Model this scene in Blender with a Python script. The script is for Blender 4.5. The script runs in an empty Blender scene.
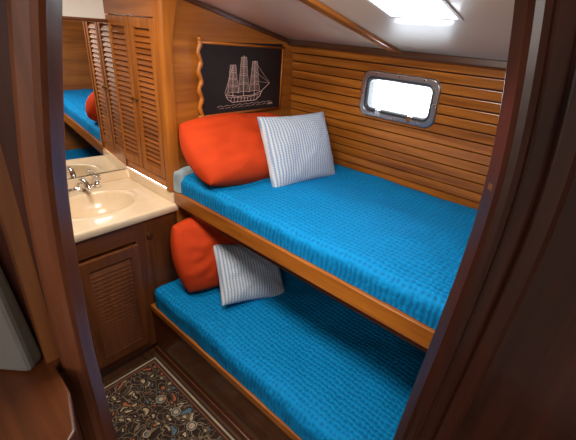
import bpy, bmesh, math, random
from mathutils import Vector, Matrix, noise
random.seed(4)
S=bpy.context.scene
COL=S.collection
S.view_settings.view_transform='Standard'
# ---------------------------------------------------------------- materials
def newmat(name):
    m=bpy.data.materials.new(name); m.use_nodes=True
    nt=m.node_tree; b=nt.nodes["Principled BSDF"]
    return m,nt,b
def N(nt,t,**k):
    n=nt.nodes.new(t)
    for a,v in k.items():
        if a in n.inputs.keys(): n.inputs[a].default_value=v
        else: setattr(n,a,v)
    return n
def ramp(nt,stops):
    r=nt.nodes.new("ShaderNodeValToRGB"); e=r.color_ramp.elements
    while len(e)<len(stops): e.new(.5)
    for i,(p,c) in enumerate(stops):
        e[i].position=p; e[i].color=(*c,1)
    return r
def simple(name,col,rough=.5,metal=0,coat=0,var=.0,bump=0,bscale=80,spec=.5):
    m,nt,b=newmat(name); L=nt.links
    b.inputs["Base Color"].default_value=(*col,1); b.inputs["Roughness"].default_value=rough
    b.inputs["Metallic"].default_value=metal; b.inputs["Coat Weight"].default_value=coat
    b.inputs["Specular IOR Level"].default_value=spec
    tc=N(nt,"ShaderNodeTexCoord")
    if var:
        n=N(nt,"ShaderNodeTexNoise",Scale=6.0,Detail=5.0); L.new(tc.outputs["Object"],n.inputs["Vector"])
        r=ramp(nt,[(.3,tuple(c*(1-var) for c in col)),(.7,tuple(min(1,c*(1+var)) for c in col))])
        L.new(n.outputs["Fac"],r.inputs[0]); L.new(r.outputs[0],b.inputs["Base Color"])
    if bump:
        n=N(nt,"ShaderNodeTexNoise",Scale=float(bscale),Detail=4.0); L.new(tc.outputs["Object"],n.inputs["Vector"])
        bp=N(nt,"ShaderNodeBump",Strength=bump,Distance=.002); L.new(n.outputs["Fac"],bp.inputs["Height"]); L.new(bp.outputs[0],b.inputs["Normal"])
    return m
def wood(name,light,dark,axis='X',rough=.28,coat=.35,sc=1.0,spec=.5):
    m,nt,b=newmat(name); L=nt.links
    tc=N(nt,"ShaderNodeTexCoord"); mp=N(nt,"ShaderNodeMapping")
    s=[26*sc]*3; s['XYZ'.index(axis)]=1.6*sc
    mp.inputs["Scale"].default_value=s
    L.new(tc.outputs["Object"],mp.inputs[0])
    n1=N(nt,"ShaderNodeTexNoise",Scale=1.0,Detail=6.0,Roughness=.6,Distortion=.6); L.new(mp.outputs[0],n1.inputs["Vector"])
    mp2=N(nt,"ShaderNodeMapping"); s2=[5*sc]*3; s2['XYZ'.index(axis)]=.6*sc; mp2.inputs["Scale"].default_value=s2
    L.new(tc.outputs["Object"],mp2.inputs[0])
    n2=N(nt,"ShaderNodeTexNoise",Scale=1.0,Detail=3.0,Distortion=1.2); L.new(mp2.outputs[0],n2.inputs["Vector"])
    mx=N(nt,"ShaderNodeMath",operation='MULTIPLY_ADD'); L.new(n1.outputs["Fac"],mx.inputs[0]); mx.inputs[1].default_value=.6
    m2=N(nt,"ShaderNodeMath",operation='MULTIPLY'); L.new(n2.outputs["Fac"],m2.inputs[0]); m2.inputs[1].default_value=.4
    L.new(m2.outputs[0],mx.inputs[2])
    r=ramp(nt,[(.36,dark),(.5,tuple((a+c)/2 for a,c in zip(light,dark))),(.62,light)])
    L.new(mx.outputs[0],r.inputs[0]); L.new(r.outputs[0],b.inputs["Base Color"])
    b.inputs["Roughness"].default_value=rough; b.inputs["Coat Weight"].default_value=coat; b.inputs["Coat Roughness"].default_value=.15
    b.inputs["Specular IOR Level"].default_value=spec
    bp=N(nt,"ShaderNodeBump",Strength=.12,Distance=.001); L.new(n1.outputs["Fac"],bp.inputs["Height"]); L.new(bp.outputs[0],b.inputs["Normal"])
    return m
TL=(.47,.155,.020); TD=(.21,.056,.007)
teakX=wood("teak_x",TL,TD,'X',spec=.35); teakY=wood("teak_y",TL,TD,'Y',spec=.35); teakZ=wood("teak_z",TL,TD,'Z',spec=.3,rough=.35,coat=.15)
louvW=wood("louver_slats",(.34,.10,.013),(.17,.045,.006),'X',spec=.15,rough=.5,coat=0)
hullW=wood("hull_teak",(.42,.140,.019),(.17,.046,.006),'X',rough=.26,spec=.35,coat=.4)
mahX=wood("mahogany_x",(.12,.034,.009),(.05,.014,.005),'X',rough=.3)
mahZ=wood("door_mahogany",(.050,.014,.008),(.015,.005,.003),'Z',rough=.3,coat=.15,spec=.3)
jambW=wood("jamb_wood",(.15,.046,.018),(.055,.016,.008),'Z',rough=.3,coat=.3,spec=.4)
salW=wood("saloon_wood",(.2,.07,.02),(.1,.03,.012),'Z')
cabZ=wood("cabinet_wood_z",(.17,.052,.014),(.075,.022,.007),'Z',rough=.4,coat=.1,spec=.3); cabY=wood("cabinet_wood_y",(.17,.052,.014),(.075,.022,.007),'Y',rough=.4,coat=.1,spec=.3)
darkX=wood("dark_trim",(.08,.026,.009),(.04,.012,.005),'X')
headW=wood("head_panel",(.46,.155,.022),(.22,.062,.009),'Y',spec=.35)
floorW=wood("floor_teak",(.13,.05,.02),(.06,.022,.010),'X',rough=.4)
ceilM=simple("headliner",(.80,.64,.48),.32,var=.03,coat=.2)
whiteP=simple("white_panel",(.86,.84,.80),.4,var=.03)
creamM=simple("cream_marble",(.82,.65,.45),.25,coat=.4,var=.06)
chrome=simple("chrome",(.85,.85,.86),.12,metal=1)
alum=simple("brushed_aluminium",(.50,.52,.55),.3,metal=1)
gasket=simple("rubber_gasket",(.03,.03,.035),.5)
brass=simple("brass",(.30,.19,.07),.35,metal=1)
blackM=simple("black_board",(.016,.010,.011),.6,var=.3,spec=.3)
chalk=simple("chalk_line",(.75,.52,.47),.8)
greyM=simple("grey_upholstery",(.12,.11,.10),.8,var=.15,bump=.4)
orange=simple("orange_cotton",(.52,.046,.008),.8,var=.12,bump=.35,bscale=350,spec=.15)
sheetM=simple("patterned_sheet",(.35,.44,.50),.85,var=.45,bump=.3)
mirrorM=simple("mirror_glass",(.82,.85,.85),.02,metal=1)
soapM=simple("soap_bottle_plastic",(.75,.72,.66),.3,coat=.3)
m,nt,b=newmat("clear_acrylic"); b.inputs["Transmission Weight"].default_value=.9; b.inputs["Roughness"].default_value=.05; acryl=m
m=bpy.data.materials.new("window_glass"); m.use_nodes=True; nt=m.node_tree; nt.nodes.clear()
o=nt.nodes.new("ShaderNodeOutputMaterial"); mx=nt.nodes.new("ShaderNodeMixShader"); t=nt.nodes.new("ShaderNodeBsdfTransparent"); g=nt.nodes.new("ShaderNodeBsdfGlossy")
g.inputs["Roughness"].default_value=.05; mx.inputs[0].default_value=.06; t.inputs[0].default_value=(.95,.98,1,1)
nt.links.new(t.outputs[0],mx.inputs[1]); nt.links.new(g.outputs[0],mx.inputs[2]); nt.links.new(mx.outputs[0],o.inputs[0]); glass=m
def quilt():
    m,nt,b=newmat("blue_quilt"); L=nt.links
    tc=N(nt,"ShaderNodeTexCoord")
    w=N(nt,"ShaderNodeTexWave",wave_type='BANDS',bands_direction='Y',Scale=13.0,Distortion=3.6,Detail=2.0); w.inputs["Detail Scale"].default_value=2.5
    L.new(tc.outputs["Object"],w.inputs["Vector"])
    w2=N(nt,"ShaderNodeTexWave",wave_type='BANDS',bands_direction='X',Scale=15.0,Distortion=4.0,Detail=1.0); L.new(tc.outputs["Object"],w2.inputs["Vector"])
    a=N(nt,"ShaderNodeMath",operation='MULTIPLY_ADD'); L.new(w2.outputs["Fac"],a.inputs[0]); a.inputs[1].default_value=.8; L.new(w.outputs["Fac"],a.inputs[2])
    r=ramp(nt,[(.0,(.000,.125,.32)),(.6,(.000,.185,.46)),(1,(.000,.215,.51))]); L.new(a.outputs[0],r.inputs[0]); L.new(r.outputs[0],b.inputs["Base Color"])
    bp=N(nt,"ShaderNodeBump",Strength=.5,Distance=.0045); L.new(a.outputs[0],bp.inputs["Height"]); L.new(bp.outputs[0],b.inputs["Normal"])
    b.inputs["Roughness"].default_value=.75; b.inputs["Specular IOR Level"].default_value=.15
    return m
blue=quilt()
def stripes():
    m,nt,b=newmat("striped_linen"); L=nt.links
    tc=N(nt,"ShaderNodeTexCoord")
    w=N(nt,"ShaderNodeTexWave",wave_type='BANDS',bands_direction='X',Scale=20.0,Distortion=.4); L.new(tc.outputs["Object"],w.inputs["Vector"])
    w2=N(nt,"ShaderNodeTexWave",wave_type='BANDS',bands_direction='Z',Scale=28.0,Distortion=1.5); L.new(tc.outputs["Object"],w2.inputs["Vector"])
    a=N(nt,"ShaderNodeMath",operation='MULTIPLY_ADD'); L.new(w2.outputs["Fac"],a.inputs[0]); a.inputs[1].default_value=.4; L.new(w.outputs["Fac"],a.inputs[2])
    r=ramp(nt,[(.15,(.58,.58,.60)),(.7,(.42,.47,.55)),(1,(.22,.31,.45))]); L.new(a.outputs[0],r.inputs[0]); L.new(r.outputs[0],b.inputs["Base Color"])
    b.inputs["Roughness"].default_value=.85; b.inputs["Specular IOR Level"].default_value=.2
    return m
stripeM=stripes()
def rugmat():
    m,nt,b=newmat("persian_rug"); L=nt.links
    tc=N(nt,"ShaderNodeTexCoord")
    v=N(nt,"ShaderNodeTexVoronoi",Scale=7.5,feature='F1',Randomness=.5); L.new(tc.outputs["Object"],v.inputs["Vector"])
    s=N(nt,"ShaderNodeMath",operation='MULTIPLY'); L.new(v.outputs["Distance"],s.inputs[0]); s.inputs[1].default_value=1.9
    r1=ramp(nt,[(0,(.40,.09,.02)),(.10,(.40,.09,.02)),(.14,(.52,.40,.25)),(.24,(.06,.10,.14)),(.34,(.50,.38,.23)),(.38,(.03,.02,.018)),(.62,(.04,.025,.02))])
    r1.color_ramp.interpolation='CONSTANT'; L.new(s.outputs[0],r1.inputs[0])
    v2=N(nt,"ShaderNodeTexVoronoi",Scale=30.0,feature='DISTANCE_TO_EDGE',Randomness=.9)
    nz=N(nt,"ShaderNodeTexNoise",Scale=12.0,Detail=2.0); L.new(tc.outputs["Object"],nz.inputs["Vector"])
    vm=N(nt,"ShaderNodeVectorMath",operation='MULTIPLY_ADD'); L.new(nz.outputs["Color"],vm.inputs[0]); vm.inputs[1].default_value=(.12,.12,0); L.new(tc.outputs["Object"],vm.inputs[2])
    L.new(vm.outputs[0],v2.inputs["Vector"])
    v3=N(nt,"ShaderNodeTexVoronoi",Scale=30.0,Randomness=.9); L.new(vm.outputs[0],v3.inputs["Vector"])
    r2=ramp(nt,[(0,(1,1,1)),(.24,(1,1,1)),(.28,(0,0,0))]); L.new(v3.outputs["Distance"],r2.inputs[0])
    r3=ramp(nt,[(0,(.50,.38,.24)),(.4,(.10,.17,.22)),(.55,(.42,.13,.05)),(.75,(.42,.32,.2))]); r3.color_ramp.interpolation='CONSTANT'
    L.new(v3.outputs["Color"],r3.inputs[0])
    mx=N(nt,"ShaderNodeMix",data_type='RGBA'); L.new(r2.outputs[0],mx.inputs[0]); L.new(r1.outputs[0],mx.inputs[6]); L.new(r3.outputs[0],mx.inputs[7])
    r4=ramp(nt,[(0,(.8,.8,.8)),(.03,(.8,.8,.8)),(.05,(0,0,0))]); L.new(v2.outputs["Distance"],r4.inputs[0])
    mx2=N(nt,"ShaderNodeMix",data_type='RGBA'); L.new(r4.outputs[0],mx2.inputs[0]); L.new(mx.outputs[2],mx2.inputs[6]); mx2.inputs[7].default_value=(.26,.19,.12,1)
    L.new(mx2.outputs[2],b.inputs["Base Color"]); b.inputs["Roughness"].default_value=.95; b.inputs["Specular IOR Level"].default_value=.1
    n=N(nt,"ShaderNodeTexNoise",Scale=400.0); L.new(tc.outputs["Object"],n.inputs["Vector"]); bp=N(nt,"ShaderNodeBump",Strength=.5,Distance=.003); L.new(n.outputs["Fac"],bp.inputs["Height"]); L.new(bp.outputs[0],b.inputs["Normal"])
    return m
rugM=rugmat()
rugB=simple("rug_border_cream",(.40,.31,.19),.95,var=.3,bump=.5,bscale=300); rugD=simple("rug_border_dark",(.035,.02,.018),.95,bump=.5,bscale=300); rugR=simple("rug_border_rust",(.25,.07,.02),.95,bump=.5,bscale=300)
# ---------------------------------------------------------------- mesh helpers
class Mesh:
    def __init__(s,name,mats,parent=None,bevel=0,smooth=False):
        s.name=name;s.mats=mats;s.bm=bmesh.new();s.parent=parent;s.bevel=bevel;s.smooth=smooth
    def hexa(s,pts,mi=0):
        vs=[s.bm.verts.new(p) for p in pts]
        for f in ((3,2,1,0),(4,5,6,7),(0,1,5,4),(1,2,6,5),(2,3,7,6),(3,0,4,7)):
            fc=s.bm.faces.new([vs[i] for i in f]); fc.material_index=mi
    def prism(s,lo,hi,mi=0):
        a=[s.bm.verts.new(p) for p in lo]; b=[s.bm.verts.new(p) for p in hi]; n=len(a)
        s.bm.faces.new(list(reversed(a))).material_index=mi; s.bm.faces.new(b).material_index=mi
        for i in range(n): s.bm.faces.new((a[i],a[(i+1)%n],b[(i+1)%n],b[i])).material_index=mi
    def box(s,lo,hi,mi=0,M=None):
        pts=[]
        for z in (lo[2],hi[2]):
            for x,y in ((lo[0],lo[1]),(hi[0],lo[1]),(hi[0],hi[1]),(lo[0],hi[1])):
                p=Vector((x,y,z)); pts.append(M@p if M else p)
        s.hexa(pts,mi)
    def quad(s,pts,mi=0):
        f=s.bm.faces.new([s.bm.verts.new(p) for p in pts]); f.material_index=mi
    def grid(s,rows,mi=0,closed=False):
        g=[[s.bm.verts.new(p) for p in r] for r in rows]
        for i in range(len(g)-1):
            n=len(g[i])
            for j in range(n if closed else n-1):
                f=s.bm.faces.new((g[i][j],g[i][(j+1)%n],g[i+1][(j+1)%n],g[i+1][j])); f.material_index=mi
        return g
    def cap(s,ring,mi=0):
        f=s.bm.faces.new(ring); f.material_index=mi
    def tube(s,path,r,mi=0,n=12,caps=True):
        path=[Vector(p) for p in path]; rs=r if isinstance(r,(list,tuple)) else [r]*len(path)
        rows=[]; prev=None
        for i,p in enumerate(path):
            t=(path[min(i+1,len(path)-1)]-path[max(i-1,0)]).normalized()
            if prev is None:
                a=t.orthogonal().normalized()
            else:
                a=(prev-t*prev.dot(t)).normalized()
            prev=a; b=t.cross(a)
            rows.append([p+(a*math.cos(2*math.pi*k/n)+b*math.sin(2*math.pi*k/n))*rs[i] for k in range(n)])
        g=s.grid(rows,mi,True)
        if caps: s.cap(list(reversed(g[0])),mi); s.cap(g[-1],mi)
    def done(s):
        bmesh.ops.recalc_face_normals(s.bm,faces=s.bm.faces[:])
        me=bpy.data.meshes.new(s.name); 
        if s.smooth:
            for f in s.bm.faces: f.smooth=True
        s.bm.to_mesh(me); s.bm.free()
        ob=bpy.data.objects.new(s.name,me); COL.objects.link(ob)
        for m in s.mats: me.materials.append(m)
        if s.bevel:
            md=ob.modifiers.new("bevel",'BEVEL'); md.width=s.bevel; md.segments=3; md.limit_method='ANGLE'; md.angle_limit=math.radians(40)
        if s.parent: ob.parent=s.parent
        return ob
def empty(name,loc=(0,0,0)):
    e=bpy.data.objects.new(name,None); e.empty_display_size=.1; COL.objects.link(e); return e
# ---------------------------------------------------------------- room shell
XF=1.78
YH=lambda z: .885-.06*(z-1.0)
CZ=lambda y: 1.735+.22*(.84-y) if y>-.9 else 1.735+.22*1.74
fl=Mesh("floor",[floorW],bevel=.0015)
y=-2.6
while y<.95:
    fl.box((-.85,y,-.03),(3.2,min(y+.078,.95),0)); y+=.08
fl.box((-.85,-2.6,-.05),(3.2,.95,-.028)); fl.done()
wx0,wx1,wz0,wz1=.555,.895,1.448,1.598
h=Mesh("wall_hull",[hullW,darkX],bevel=.005)
z=.0; ph=.0465
def plank(x0,x1,z0,z1):
    a=YH(z0);b_=YH(z1)
    h.hexa([(x0,a,z0),(x1,a,z0),(x1,a+.03,z0),(x0,a+.03,z0),(x0,b_,z1),(x1,b_,z1),(x1,b_+.03,z1),(x0,b_+.03,z1)])
while z<1.74:
    z1=min(z+ph-.005,1.75)
    if z1<=wz0-.02 or z>=wz1+.02: plank(0,XF,z,z1)
    else:
        plank(0,wx0,z,z1); plank(wx1,XF,z,z1)
        if z<wz0: plank(wx0,wx1,z,wz0)
        if z1>wz1: plank(wx0,wx1,wz1,z1)
    z+=ph
for (a,b_,c,d) in ((-.02,wx0,0,1.8),(wx1,XF+.02,0,1.8),(wx0,wx1,0,wz0),(wx0,wx1,wz1,1.8)):
    h.box((a,.895,c),(b_,.93,d),1)
h.done()
w=Mesh("wall_head",[headW],bevel=.003); w.box((-.025,0,0),(0,.9,1.90),0); w.done()
BX=lambda y,o=0: -.530+.07*y+o       # slightly angled back wall of the vanity (y negative)
w=Mesh("wall_vanity_back",[whiteP])
w.hexa([(BX(-.87)-.03,-.87,0),(BX(-.87),-.87,0),(BX(0),.03,0),(BX(0)-.03,.03,0),(BX(-.87)-.03,-.87,2.2),(BX(-.87),-.87,2.2),(BX(0),.03,2.2),(BX(0)-.03,.03,2.2)]); w.done()
w=Mesh("wall_port",[salW]); w.box((-.74,-.90,0),(1.0,-.87,2.2)); w.done()
w=Mesh("wall_foot",[teakY]); w.box((XF,-.22,0),(XF+.025,.9,2.1)); w.done()
w=Mesh("wall_saloon",[salW,whiteP],bevel=0)
w.box((.3,-2.63,0),(3.2,-2.6,2.2),1); w.box((3.2,-2.6,0),(3.23,.0,2.2),1); w.box((.27,-2.6,0),(.3,-.9,2.2),0); w.box((1.8,-.0,0),(3.2,.03,2.2),0); w.done()
c=Mesh("ceiling",[ceilM])
hx0,hx1,hy0,hy1=.93,1.15,.06,.27
def cq(x0,x1,y0,y1):
    c.quad([(x0,y0,CZ(y0)),(x1,y0,CZ(y0)),(x1,y1,CZ(y1)),(x0,y1,CZ(y1))])
    c.quad([(x0,y0,CZ(y0)+.012),(x1,y0,CZ(y0)+.012),(x1,y1,CZ(y1)+.012),(x0,y1,CZ(y1)+.012)])
for (a,b_,p,q) in ((-.75,hx0,-.9,.95),(hx1,3.23,-.9,.95),(hx0,hx1,-.9,hy0),(hx0,hx1,hy1,.95)): cq(a,b_,p,q)
zz=CZ(-.9); c.quad([(-.75,-2.63,zz),(3.23,-2.63,zz),(3.23,-.9,zz),(-.75,-.9,zz)])
c.done()
def slope_strip(name,x0,x1,y0,y1,th,mat):
    t_=Mesh(name,[mat],bevel=.004)
    vs=[]
    for y_,x_ in ((y0,x0),(y0,x1),(y1,x1),(y1,x0)): vs.append((x_,y_,CZ(y_)-.001))
    t_.hexa([(x_,y_,z_-th) for x_,y_,z_ in vs]+vs); t_.done()
slope_strip("trim_1",.675,.72,-.86,.82,.016,teakY)
slope_strip("trim_2",0,XF,.80,.845,.03,darkX)
slope_strip("trim_3",0.0,.02,.02,.80,.022,darkX)
hm=Mesh("ceiling_hatch",[whiteP,glass],bevel=.001)
def hfr(x0,x1,y0,y1): 
    hm.hexa([(x0,y0,CZ(y0)-.004),(x1,y0,CZ(y0)-.004),(x1,y1,CZ(y1)-.004),(x0,y1,CZ(y1)-.004),(x0,y0,CZ(y0)+.014),(x1,y0,CZ(y0)+.014),(x1,y1,CZ(y1)+.014),(x0,y1,CZ(y1)+.014)])
e_=.012
hfr(hx0-e_,hx0,hy0-e_,hy1+e_);hfr(hx1,hx1+e_,hy0-e_,hy1+e_);hfr(hx0,hx1,hy0-e_,hy0);hfr(hx0,hx1,hy1,hy1+e_)
hm.quad([(hx0,hy0,CZ(hy0)+.01),(hx1,hy0,CZ(hy0)+.01),(hx1,hy1,CZ(hy1)+.01),(hx0,hy1,CZ(hy1)+.01)],1)
hm.done()
# ---------------------------------------------------------------- window
def rrect(cx,cz,w_,h_,r,n=8):
    pts=[]
    for (sx,sz,a0) in ((1,1,0),(-1,1,90),(-1,-1,180),(1,-1,270)):
        for k in range(n+1):
            a=math.radians(a0+90*k/n)
            pts.append((cx+sx*(w_/2-r)+r*math.cos(a),cz+sz*(h_/2-r)+r*math.sin(a)))
    return pts
wcx,wcz=.725,1.523
win=empty("window_1")
wf=Mesh("frame",[alum,gasket],win,smooth=False,bevel=.0015)
def yat(z,off): return YH(z)+off
def ring(w_,h_,r,off): return [Vector((x,yat(z,off),z)) for x,z in rrect(wcx,wcz,w_,h_,r)]
prof=[(.424,.230,.050,.004),(.424,.230,.050,-.010),(.414,.220,.048,-.015),(.375,.181,.038,-.015),(.368,.174,.036,-.008)]
wf.grid([ring(*p) for p in prof],0,True)
wf.grid([ring(.368,.174,.036,-.008),ring(.360,.166,.034,-.010),ring(.350,.156,.028,-.010),ring(.338,.144,.026,0.0),ring(.338,.144,.026,.045)],1,True)
wf.done()
bo=Mesh("bolts",[chrome],win)
for x_,z_ in [(wcx+dx,wcz+dz) for dx in (-.13,0,.13) for dz in (-.102,.102)]+[(wcx-.199,wcz),(wcx+.199,wcz)]:
    yy=yat(z_,-.0145); bo.tube([(x_,yy,z_),(x_,yy-.004,z_)],[.005,.004],0,10)
for dx in (-.09,.09):
    bo.box((wcx+dx-.012,yat(wcz-.08,-.026),wcz-.100),(wcx+dx+.012,yat(wcz-.08,-.012),wcz-.072))
bo.done()
gp=Mesh("glass",[glass],win); gp.quad([(wcx-.17,yat(wcz-.073,.02),wcz-.073),(wcx+.17,yat(wcz-.073,.02),wcz-.073),(wcx+.17,yat(wcz+.073,.02),wcz+.073),(wcx-.17,yat(wcz+.073,.02),wcz+.073)]); gp.done()
# ---------------------------------------------------------------- bunk bed
bunk=empty("bunk_bed")
r=Mesh("upper_rail",[teakX],bunk,bevel=.006); r.box((0.002,-.012,.925),(XF-.002,.014,1.0)); r.done()
r=Mesh("upper_base",[mahX],bunk,bevel=.003); r.box((0.002,.014,.925),(XF-.002,YH(.95)-.002,.95)); r.box((.002,.016,.885),(XF-.002,.05,.925)); r.done()
r=Mesh("lower_fascia",[mahX,teakX],bunk,bevel=.004)
r.box((0.002,-.200,0.001),(XF-.002,-.18,.325),0)
r.box((0.002,-.210,.325),(XF-.002,-.178,.362),1)
r.box((0.002,-.212,0.001),(XF-.002,-.200,.05),0)
r.done()
r=Mesh("lower_base",[mahX],bunk); r.box((0.002,-.178,.33),(XF-.002,YH(.34)-.002,.35)); r.done()
def mattress(name,x0,x1,y0,y1,z0,z1,rad,seed,zf=None):
    m_=Mesh(name,[blue],smooth=True)
    nx=170; rows=[]
    prof=[]
    H=z1-z0
    nf=8
    for k in range(nf): prof.append((0,z0+(H-rad)*k/nf))
    for k in range(9):
        a=math.pi/2*k/8; prof.append((rad-rad*math.cos(a),z1-rad+rad*math.sin(a)))
    W=y1-y0; nt_=60
    for k in range(1,nt_): prof.append((rad+(W-2*rad)*k/nt_,z1))
    for k in range(9):
        a=math.pi/2*k/8; prof.append((W-rad+rad*math.sin(a),z1-rad+rad*math.cos(a)))
    prof.append((W,z0))
    for i in range(nx+1):
        u=i/nx; x=x0+(x1-x0)*u
        e=min(x-x0,x1-x); s=1.0; 
        er=rad*1.0
        if e<er: s=math.sqrt(max(0,1-((er-e)/er)**2))
        row=[]
        for (py,pz) in prof:
            yy=y0+py; ins=er*(1-s)
            yy=min(max(yy,y0+ins*.8),y1-ins*.8)
            zz_=z0+(pz-z0)*(1-(1-s)*rad/H*1.0)
            nn=noise.noise(Vector((x*3,yy*4,seed)))*.013+noise.noise(Vector((x*9,yy*9,seed+3)))*.006
            if pz>z0+.02: zz_+=nn*(pz-z0)/H
            if py<rad: yy+=noise.noise(Vector((x*9,pz*6,seed+7)))*.006
            row.append((x,yy,zz_))
        rows.append(row)
    g=m_.grid(rows)
    m_.cap(list(reversed(g[0]))); m_.cap(g[-1])
    return m_.done()
m1=mattress("mattress",.012,XF-.01,.002,.868,1.002,1.095,.045,1.)
m2=mattress("mattress",.012,XF-.01,-.200,.86,.364,.488,.05,9.)
bb=Mesh("mattress_core",[mahX],bunk); bb.box((.015,.02,.951),(XF-.015,.86,1.0)); bb.done()
sc_=Mesh("sheet_corner",[sheetM],m1,smooth=True); rows=[]
for i in range(15):
    a=i/14; x=.004+.055*a; rows.append([])
    for j in range(19):
        b_=j/18
        if b_<.45: y_=-.012+.01*(b_/.45)**4; z_=1.006+.10*(b_/.45)
        else: y_=-.002+.14*(b_-.45)/.55; z_=1.106+.018*math.sin((b_-.45)/.55*1.6)
        tpr=max(0,a-.5)*2
        z_-= (tpr**2)*.03*max(0,(z_-1.0)/.1); y_+=tpr**2*.012
        z_+=noise.noise(Vector((x*30,y_*30,2)))*.004
        rows[-1].append((x,y_,z_))
sc_.grid(rows); sc_.done()
# ---------------------------------------------------------------- pillows
def pillow(name,mat,w_,h_,t_,center,xa,za,pinch=.07,ex=.42,seed=0,rc=0.0,wr_=1.0):
    m_=Mesh(name,[mat],smooth=True); n=48
    xa=Vector(xa).normalized(); za=Vector(za); za=(za-xa*za.dot(xa)).normalized()
    def P(u,v,sg):
        cu=u*math.sqrt(1-rc*v*v/2); cv=v*math.sqrt(1-rc*u*u/2)
        X=w_/2*cu*(1-pinch*(1-v*v)); Z=h_/2*cv*(1-pinch*(1-u*u))
        e=max(0,(1-u*u))*max(0,(1-v*v)); T=t_/2*(e**ex)
        wr=noise.noise(Vector((u*2.0+seed,v*2.0,sg*3)))*.14+noise.noise(Vector((u*5+seed,v*5,sg*5)))*.08*wr_
        T*=1+wr
        edge=max(abs(u),abs(v)); cr=math.sin(math.atan2(v,u)*14+seed)*.08*wr_*max(0,edge-.45)*(1-edge)*4
        T*=1+cr
        return Vector((X,-sg*T,Z))
    for sg in (1,-1):
        rows=[[P(math.sin(math.pi/2*(-1+2*i/n)),math.sin(math.pi/2*(-1+2*j/n)),sg) for j in range(n+1)] for i in range(n+1)]
        m_.grid(rows)
    bmesh.ops.remove_doubles(m_.bm,verts=m_.bm.verts[:],dist=1e-5)
    ob=m_.done()
    M=Matrix((xa,za.cross(xa),za)).transposed().to_4x4()
    M.translation=Vector(center); ob.matrix_world=M
    return ob
pillow("orange_pillow",orange,.75,.40,.25,(.195,.345,1.222),(.08,1,-.05),(-.80,.05,.60),pinch=.0,ex=.36,seed=1,rc=.42)
pillow("striped_pillow",stripeM,.47,.37,.15,(.405,.50,1.240),(.10,1,-.02),(-.42,.0,.90),pinch=.07,seed=5,rc=.05)
pillow("orange_pillow",orange,.54,.42,.22,(.175,.145,.682),(.10,1,0),(-.35,.0,.9),pinch=.0,ex=.35,seed=8,rc=.48)
pillow("striped_pillow",stripeM,.40,.33,.13,(.395,.180,.610),(.28,1,-.22),(-.66,.14,.68),pinch=.07,seed=12,rc=.05)
# ---------------------------------------------------------------- louvered locker
def louver_door(m_,w_,h_,M,st=.035,mi=0,pitch=.022,th=.02,tilt=60,ms=0):
    m_.box((0,-th,0),(st,0,h_),mi,M); m_.box((w_-st,-th,0),(w_,0,h_),mi,M)
    m_.box((st,-th,0),(w_-st,0,st*1.2),mi,M); m_.box((st,-th,h_-st*1.2),(w_-st,0,h_),mi,M)
    z=st*1.2+pitch*.5
    while z<h_-st*1.2-pitch*.3:
        R=M@Matrix.Translation((0,-th*.5,z))@Matrix.Rotation(math.radians(tilt),4,'X')
        m_.box((st,-.014,-.0028),(w_-st,.014,.0028),ms,R); z+=pitch
    m_.box((st,-.003,st),(w_-st,0,h_-st),ms,M)
lk=Mesh("louvered_locker",[teakZ,teakX,brass,louvW],bevel=.0015)
lk.box((-.520,.002,1.0),(-.027,.45,1.80),0)
lk.box((-.520,-.014,1.00),(-.022,.002,1.045),1)
lk.box((-.520,-.014,1.80),(-.022,.002,1.895),1)
louver_door(lk,.218,.745,Matrix.Translation((-.503,.0,1.05)),st=.036,pitch=.025,ms=3)
louver_door(lk,.218,.745,Matrix.Translation((-.272,.0,1.05)),st=.036,pitch=.025,ms=3)
lk.tube([(-.300,-.020,1.42),(-.300,-.034,1.42)],[.006,.009],2,10); lk.tube([(-.258,-.020,1.42),(-.258,-.034,1.42)],[.006,.009],2,10)
rows=[]
for k in range(26):
    z=.992+k/25*(CZ(0)-.996)
    fl_=.05*max(0,(z-1.62)/.3)**2
    ring_=[]
    for j in range(10):
        a=math.pi/2*j/9
        ring_.append((.004+.018*math.sin(a)-.02, -.002-.02*math.cos(a),z))
    ring_=[(-.045,-.024,z)]+[(x_,y_,z) for x_,y_,z in ring_]+[(.006,.03+fl_,z),(-.045,.03+fl_,z)]
    rows.append([(x_+ (0.0 if x_<-.04 else fl_*.25),y_,z) for x_,y_,z in ring_])
g=lk.grid(rows,0,True); lk.cap(list(reversed(g[0])),0); lk.cap(g[-1],0)
lk.done()
# ---------------------------------------------------------------- vanity
van=empty("vanity_cabinet")
vb=Mesh("carcass",[cabZ,cabY,brass,darkX],van,bevel=.003)
YL=-.868
vb.box((-.525,YL,.06),(-.022,-.002,.80),0)
vb.box((-.05,YL,0.001),(-.03,-.002,.10),3)
vb.box((-.022,YL,.06),(-.004,-.545,.888),0)
vb.box((-.022,-.245,.06),(-.004,-.002,.888),0)
vb.box((-.022,-.545,.785),(-.004,-.245,.888),1)
vb.box((-.022,-.545,.06),(-.004,-.245,.125),1)
M=Matrix.Translation((.012,-.54,.13))@Matrix.Rotation(math.radians(90),4,'Z')
louver_door(vb,.29,.65,M,st=.045,mi=0,pitch=.024,th=.018,tilt=62)
vb.tube([(-.004,-.167,.79),(.006,-.167,.79)],[.017,.015],2,20); vb.tube([(.006,-.167,.79),(.007,-.167,.79)],.009,3,16)
vb.done()
ct=Mesh("countertop",[creamM],van,smooth=True)
cx_,cy_,rx,ry,dep=-.235,-.315,.145,.185,.12
def cz_(x,y):
    d=math.sqrt(((x-cx_)/rx)**2+((y-cy_)/ry)**2)
    if d<1: 
        s=1-d*d*d
        return .932-dep*min(1,s**.75*1.05)
    if d<1.18: return .932+.004*math.sin((d-1)/.18*math.pi)
    return .932
nx,ny=130,150
ys=[YL+(-.002-YL)*j/ny for j in range(ny+1)]
rows=[]
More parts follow.
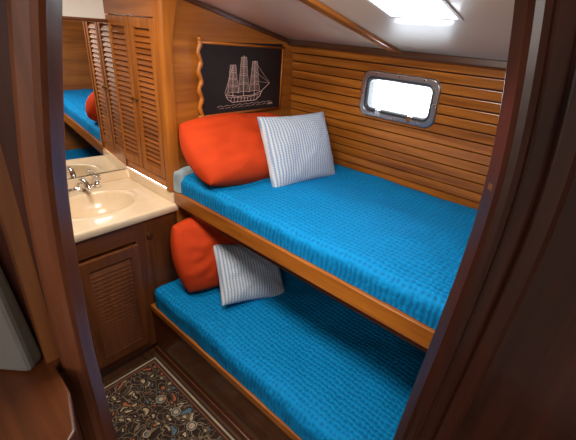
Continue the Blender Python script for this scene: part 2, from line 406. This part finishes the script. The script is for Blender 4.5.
for i in range(nx+1):
    f=i/nx; row=[]
    for y in ys:
        xb=BX(y,.002); x=xb+(.012-xb)*f; row.append((x,y,cz_(x,y)))
    rows.append(row)
rows.append([(.016,y,.929) for y in ys]); rows.append([(.018,y,.922) for y in ys]); rows.append([(.018,y,.895) for y in ys]); rows.append([(.010,y,.888) for y in ys]); rows.append([(-.03,y,.888) for y in ys])
ct.grid(rows)
ct.done()
def slab(m_,y0,y1,o0,o1,z0,z1,mi=0):
    m_.hexa([(BX(y0,o0),y0,z0),(BX(y0,o1),y0,z0),(BX(y1,o1),y1,z0),(BX(y1,o0),y1,z0),(BX(y0,o0),y0,z1),(BX(y0,o1),y0,z1),(BX(y1,o1),y1,z1),(BX(y1,o0),y1,z1)],mi)
bs=Mesh("backsplash",[creamM],van,bevel=.004)
slab(bs,YL,-.002,.001,.055,.932,.985); bs.box((-.47,-.018,.932),(.0,-.002,.99)); bs.done()
dr=Mesh("drain",[chrome],van,smooth=True); dr.tube([(cx_,cy_,.8125),(cx_,cy_,.816)],[.022,.02],0,20); dr.done()
fa=Mesh("faucet",[chrome,acryl],smooth=True)
fx,fy,fz=-.445,-.30,.9335
fa.tube([(fx,fy-.085,fz+.010),(fx,fy+.085,fz+.010)],.013,0,12)
for dy in (-.085,.085):
    fa.tube([(fx,fy+dy,fz),(fx,fy+dy,fz+.02),(fx,fy+dy,fz+.035)],[.02,.018,.010],0,14)
    fa.tube([(fx,fy+dy,fz+.035),(fx,fy+dy,fz+.042),(fx,fy+dy,fz+.062),(fx,fy+dy,fz+.07)],[.012,.023,.023,.014],1,10)
fa.tube([(fx,fy,fz),(fx,fy,fz+.03),(fx+.01,fy,fz+.055),(fx+.04,fy,fz+.07),(fx+.08,fy,fz+.066),(fx+.115,fy,fz+.048),(fx+.118,fy,fz+.035)],[.02,.018,.015,.013,.012,.011,.011],0,14)
fa.done()
mi_=Mesh("mirror",[mirrorM,cabY],bevel=.001)
slab(mi_,-.80,-.016,.002,.050,.99,1.765,1)
slab(mi_,-.80,-.020,.050,.054,.992,1.760,0)
slab(mi_,-.85,-.016,.002,.060,1.765,1.775,1)
mi_.done()
# ---------------------------------------------------------------- ship picture
pic=empty("ship_picture")
bx=.004
pb=Mesh("board",[blackM],pic,bevel=.002); pb.box((bx,.175,1.365),(bx+.012,.745,1.715)); pb.done()
pf=Mesh("frame",[teakY,teakZ],pic,smooth=True)
pf.tube([(bx+.012,.16,1.712),(bx+.012,.76,1.695)],.007,0,8)
pf.tube([(bx+.012,.15,1.366),(bx+.012,.75,1.362)],.007,0,8)
pf.tube([(bx+.012,.748,1.36),(bx+.012,.748,1.70)],.006,1,8)
pf.tube([(bx+.015,.165+.008*math.sin(k*.95),1.35+k*.0128) for k in range(31)],[.011+.002*math.sin(k*1.9) for k in range(31)],1,10)
pf.done()
ship=Mesh("ship_drawing",[chalk],pic)
X=bx+.0128
def ln(pts,r_=.0013): ship.tube([(X,a,b_) for a,b_ in pts],r_*.8,0,5)
cy0,bz=.46,1.435
ln([(cy0-.135,bz+.03),(cy0-.12,bz+.005),(cy0-.09,bz-.012),(cy0+.08,bz-.012),(cy0+.115,bz+.008),(cy0+.13,bz+.035)],.002)
ln([(cy0-.135,bz+.03),(cy0-.05,bz+.016),(cy0+.06,bz+.016),(cy0+.13,bz+.035)],.0018)
ln([(cy0-.128,bz+.018),(cy0,bz+.004),(cy0+.12,bz+.02)])
for k in range(9): ln([(cy0-.10+k*.024,bz-.010),(cy0-.10+k*.024+.004,bz+.014)],.0012)
ln([(cy0+.125,bz+.033),(cy0+.19,bz+.075)],.0016)
for i,(mx_,mh) in enumerate(((-.085,.155),(-.01,.20),(.07,.175))):
    ln([(cy0+mx_,bz+.015),(cy0+mx_,bz+.02+mh)],.0017)
    z=bz+.035; sw=.042
    for k in range(4):
        hh=mh*.21; 
        ln([(cy0+mx_-sw,z),(cy0+mx_-sw*.8,z+hh*.5),(cy0+mx_-sw*.82,z+hh),(cy0+mx_+sw*.82,z+hh),(cy0+mx_+sw*.95,z+hh*.5),(cy0+mx_+sw,z),(cy0+mx_,z+.006),(cy0+mx_-sw,z)],.0011)
        for q in (-.75,-.5,-.25,0,.25,.5,.75): ln([(cy0+mx_+sw*q,z+.004),(cy0+mx_+sw*q*.85,z+hh)],.0007)
        z+=hh+.003; sw*=.82
for a in ((.07,.19),(.07,.14),(.07,.09)): ln([(cy0+.19,bz+.075),(cy0+a[0],bz+a[1])],.0009)
ln([(cy0-.085,bz+.17),(cy0-.14,bz+.035)],.0009)
for k in range(9): 
    yy=.27+k*.045; ln([(yy,1.405),(yy+.02,1.411),(yy+.04,1.405)],.001)
    ln([(yy+.01,1.394),(yy+.03,1.399),(yy+.045,1.394)],.0008)
for k in range(5):
    yy=.64+.008*k; ln([(yy,1.39),(yy+.004,1.402),(yy+.007,1.392)],.0007)
ship.done()
# ---------------------------------------------------------------- rug
rg=Mesh("persian_rug",[rugM,rugB,rugD,rugR],bevel=0)
x0,x1,y0,y1=.03,1.25,-.80,-.225
def rr(a,b_,c_,d,h_,mi): rg.box((a,b_,.0005),(c_,d,h_),mi)
rr(x0,y0,x1,y1,.006,2); 
for ins,mi,hh in ((.012,1,.0064),(.022,2,.0068),(.034,3,.0072),(.040,2,.0076),(.048,0,.008)):
    rr(x0+ins,y0+ins,x1-ins,y1-ins,hh,mi)
rg.done()
# ---------------------------------------------------------------- doorway (angled bulkhead)
nv=Vector((-.6442,.7648,0)); rv=Vector((.7648,.6442,0)); P0=Vector((1.303,-.615,0))
def DP(R,d,z): 
    p=P0+rv*R+nv*d; return Vector((p.x,p.y,z))
def interp(tab,z):
    if z<=tab[0][0]: return tab[0][1]
    for (a,b_),(c_,d) in zip(tab,tab[1:]):
        if z<=c_:
            return b_+(d-b_)*(z-a)/(c_-a)
    (a,b_),(c_,d)=tab[-2:]
    return d+(z-c_)*(d-b_)/(c_-a)
RT=[(0,.245),(.6,.255),(1.05,.263),(1.345,.277),(1.48,.282),(1.593,.2818),(1.70,.272),(1.844,.2456),(2.0,.205)]
LT=[(0,-.33),(.6,-.338),(.977,-.343),(1.242,-.350),(1.441,-.344),(1.579,-.334),(1.705,-.313),(1.808,-.294),(2.0,-.25)]
def sweep(m_,tab,prof,mi=0,z0=0.001,z1=2.1,n=60):
    rows=[]
    for k in range(n+1):
        z=z0+(z1-z0)*k/n; r_=(interp(tab,z-.04)+interp(tab,z)+interp(tab,z+.04))/3
        rows.append([DP(r_+a,d,z) for a,d in prof])
    g=m_.grid(rows,mi,True); m_.cap(list(reversed(g[0])),mi); m_.cap(g[-1],mi)
dw=empty("door_1")
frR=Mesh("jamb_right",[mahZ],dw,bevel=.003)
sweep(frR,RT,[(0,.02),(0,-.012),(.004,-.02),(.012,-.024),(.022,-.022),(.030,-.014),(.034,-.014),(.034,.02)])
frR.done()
frL=Mesh("jamb_left",[jambW],dw,bevel=.003)
sweep(frL,LT,[(0,.02),(-.002,-.012),(-.006,-.02),(-.014,-.024),(-.034,-.024),(-.042,-.02),(-.046,-.012),(-.046,.02)])
frL.done()
def dbox(m_,R0,R1,d0,d1,z0,z1,mi=0):
    m_.hexa([DP(R0,d0,z0),DP(R1,d0,z0),DP(R1,d1,z0),DP(R0,d1,z0),DP(R0,d0,z1),DP(R1,d0,z1),DP(R1,d1,z1),DP(R0,d1,z1)],mi)
st=Mesh("strike_plate",[brass],dw,bevel=.0005)
dbox(st,.2785,.2815,-.004,.008,1.615,1.640)
st.done()
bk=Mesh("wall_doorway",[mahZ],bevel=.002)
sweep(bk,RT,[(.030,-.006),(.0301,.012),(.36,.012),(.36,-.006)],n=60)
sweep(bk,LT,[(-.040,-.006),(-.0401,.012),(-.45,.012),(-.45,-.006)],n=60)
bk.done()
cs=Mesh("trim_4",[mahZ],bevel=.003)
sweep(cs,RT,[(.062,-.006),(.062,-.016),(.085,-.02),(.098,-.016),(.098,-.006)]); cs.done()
nb=Mesh("side_bench",[mahX,mahZ],bevel=.004)
poly=[(-.72,-.008),(-.397,-.008),(-.397,-.026),(-.345,-.075),(-.30,-.14),(-.30,-.36),(-.72,-.36)]
BZ=1.225
nb.prism([DP(a,b_,BZ-.03) for a,b_ in poly],[DP(a,b_,BZ) for a,b_ in poly],0)
dbox(nb,-.72,-.42,-.33,-.008,0.001,BZ-.03,1); nb.done()
gc=Mesh("backrest_cushion",[greyM],bevel=.012)
gc.hexa([DP(-.72,-.05,BZ+.002),DP(-.425,-.05,BZ+.002),DP(-.425,-.008,BZ+.002),DP(-.72,-.008,BZ+.002),DP(-.72,-.04,1.51),DP(-.455,-.04,1.48),DP(-.455,-.008,1.48),DP(-.72,-.008,1.51)])
gc.done()
# ---------------------------------------------------------------- lights, world, camera
def area(name,loc,tgt,size,power,col,sy=None):
    l=bpy.data.lights.new(name,'AREA'); l.energy=power; l.size=size; l.color=col
    if sy: l.shape='RECTANGLE'; l.size_y=sy
    o=bpy.data.objects.new(name,l); o.location=loc; COL.objects.link(o)
    o.rotation_euler=(Vector(tgt)-Vector(loc)).to_track_quat('-Z','Y').to_euler(); return o
area("vanity_ceiling_lamp",(.15,-.45,1.98),(-.05,-.40,0),.25,8,(1,.90,.74))
area("passage_fill",(.95,-.38,1.97),(.85,.1,1.0),.40,20,(1,.94,.86))  # added overhead fill for hull and bunk fronts, no opening in the ceiling here
area("saloon_skylight",(2.3,-1.8,2.08),(2.3,-1.8,0),.9,10,(1,.95,.88))
area("frontal_fill",(1.9,-2.4,1.75),(.7,.1,1.35),.7,14,(1,.95,.9))  # added unseen fill behind the camera, lights the cabin and ceiling frontally
W=bpy.data.worlds.new("sky"); S.world=W; W.use_nodes=True
bg=W.node_tree.nodes["Background"]; bg.inputs[0].default_value=(.86,.93,1,1); bg.inputs[1].default_value=13
cam=bpy.data.cameras.new("camera"); co=bpy.data.objects.new("camera",cam); COL.objects.link(co); S.camera=co
yaw,pt,rl=.700,.469,.079
F=Vector((-math.sin(yaw)*math.cos(pt),math.cos(yaw)*math.cos(pt),-math.sin(pt))); R=Vector((math.cos(yaw),math.sin(yaw),0)); U=R.cross(F)
Rr=R*math.cos(rl)+U*math.sin(rl); Ur=U*math.cos(rl)-R*math.sin(rl)
M=Matrix((Rr,Ur,-F)).transposed().to_4x4(); M.translation=Vector((1.625,-.997,1.797)); co.matrix_world=M
cam.sensor_fit='HORIZONTAL'; cam.sensor_width=36; cam.lens=376.7/576*36; cam.clip_start=.02
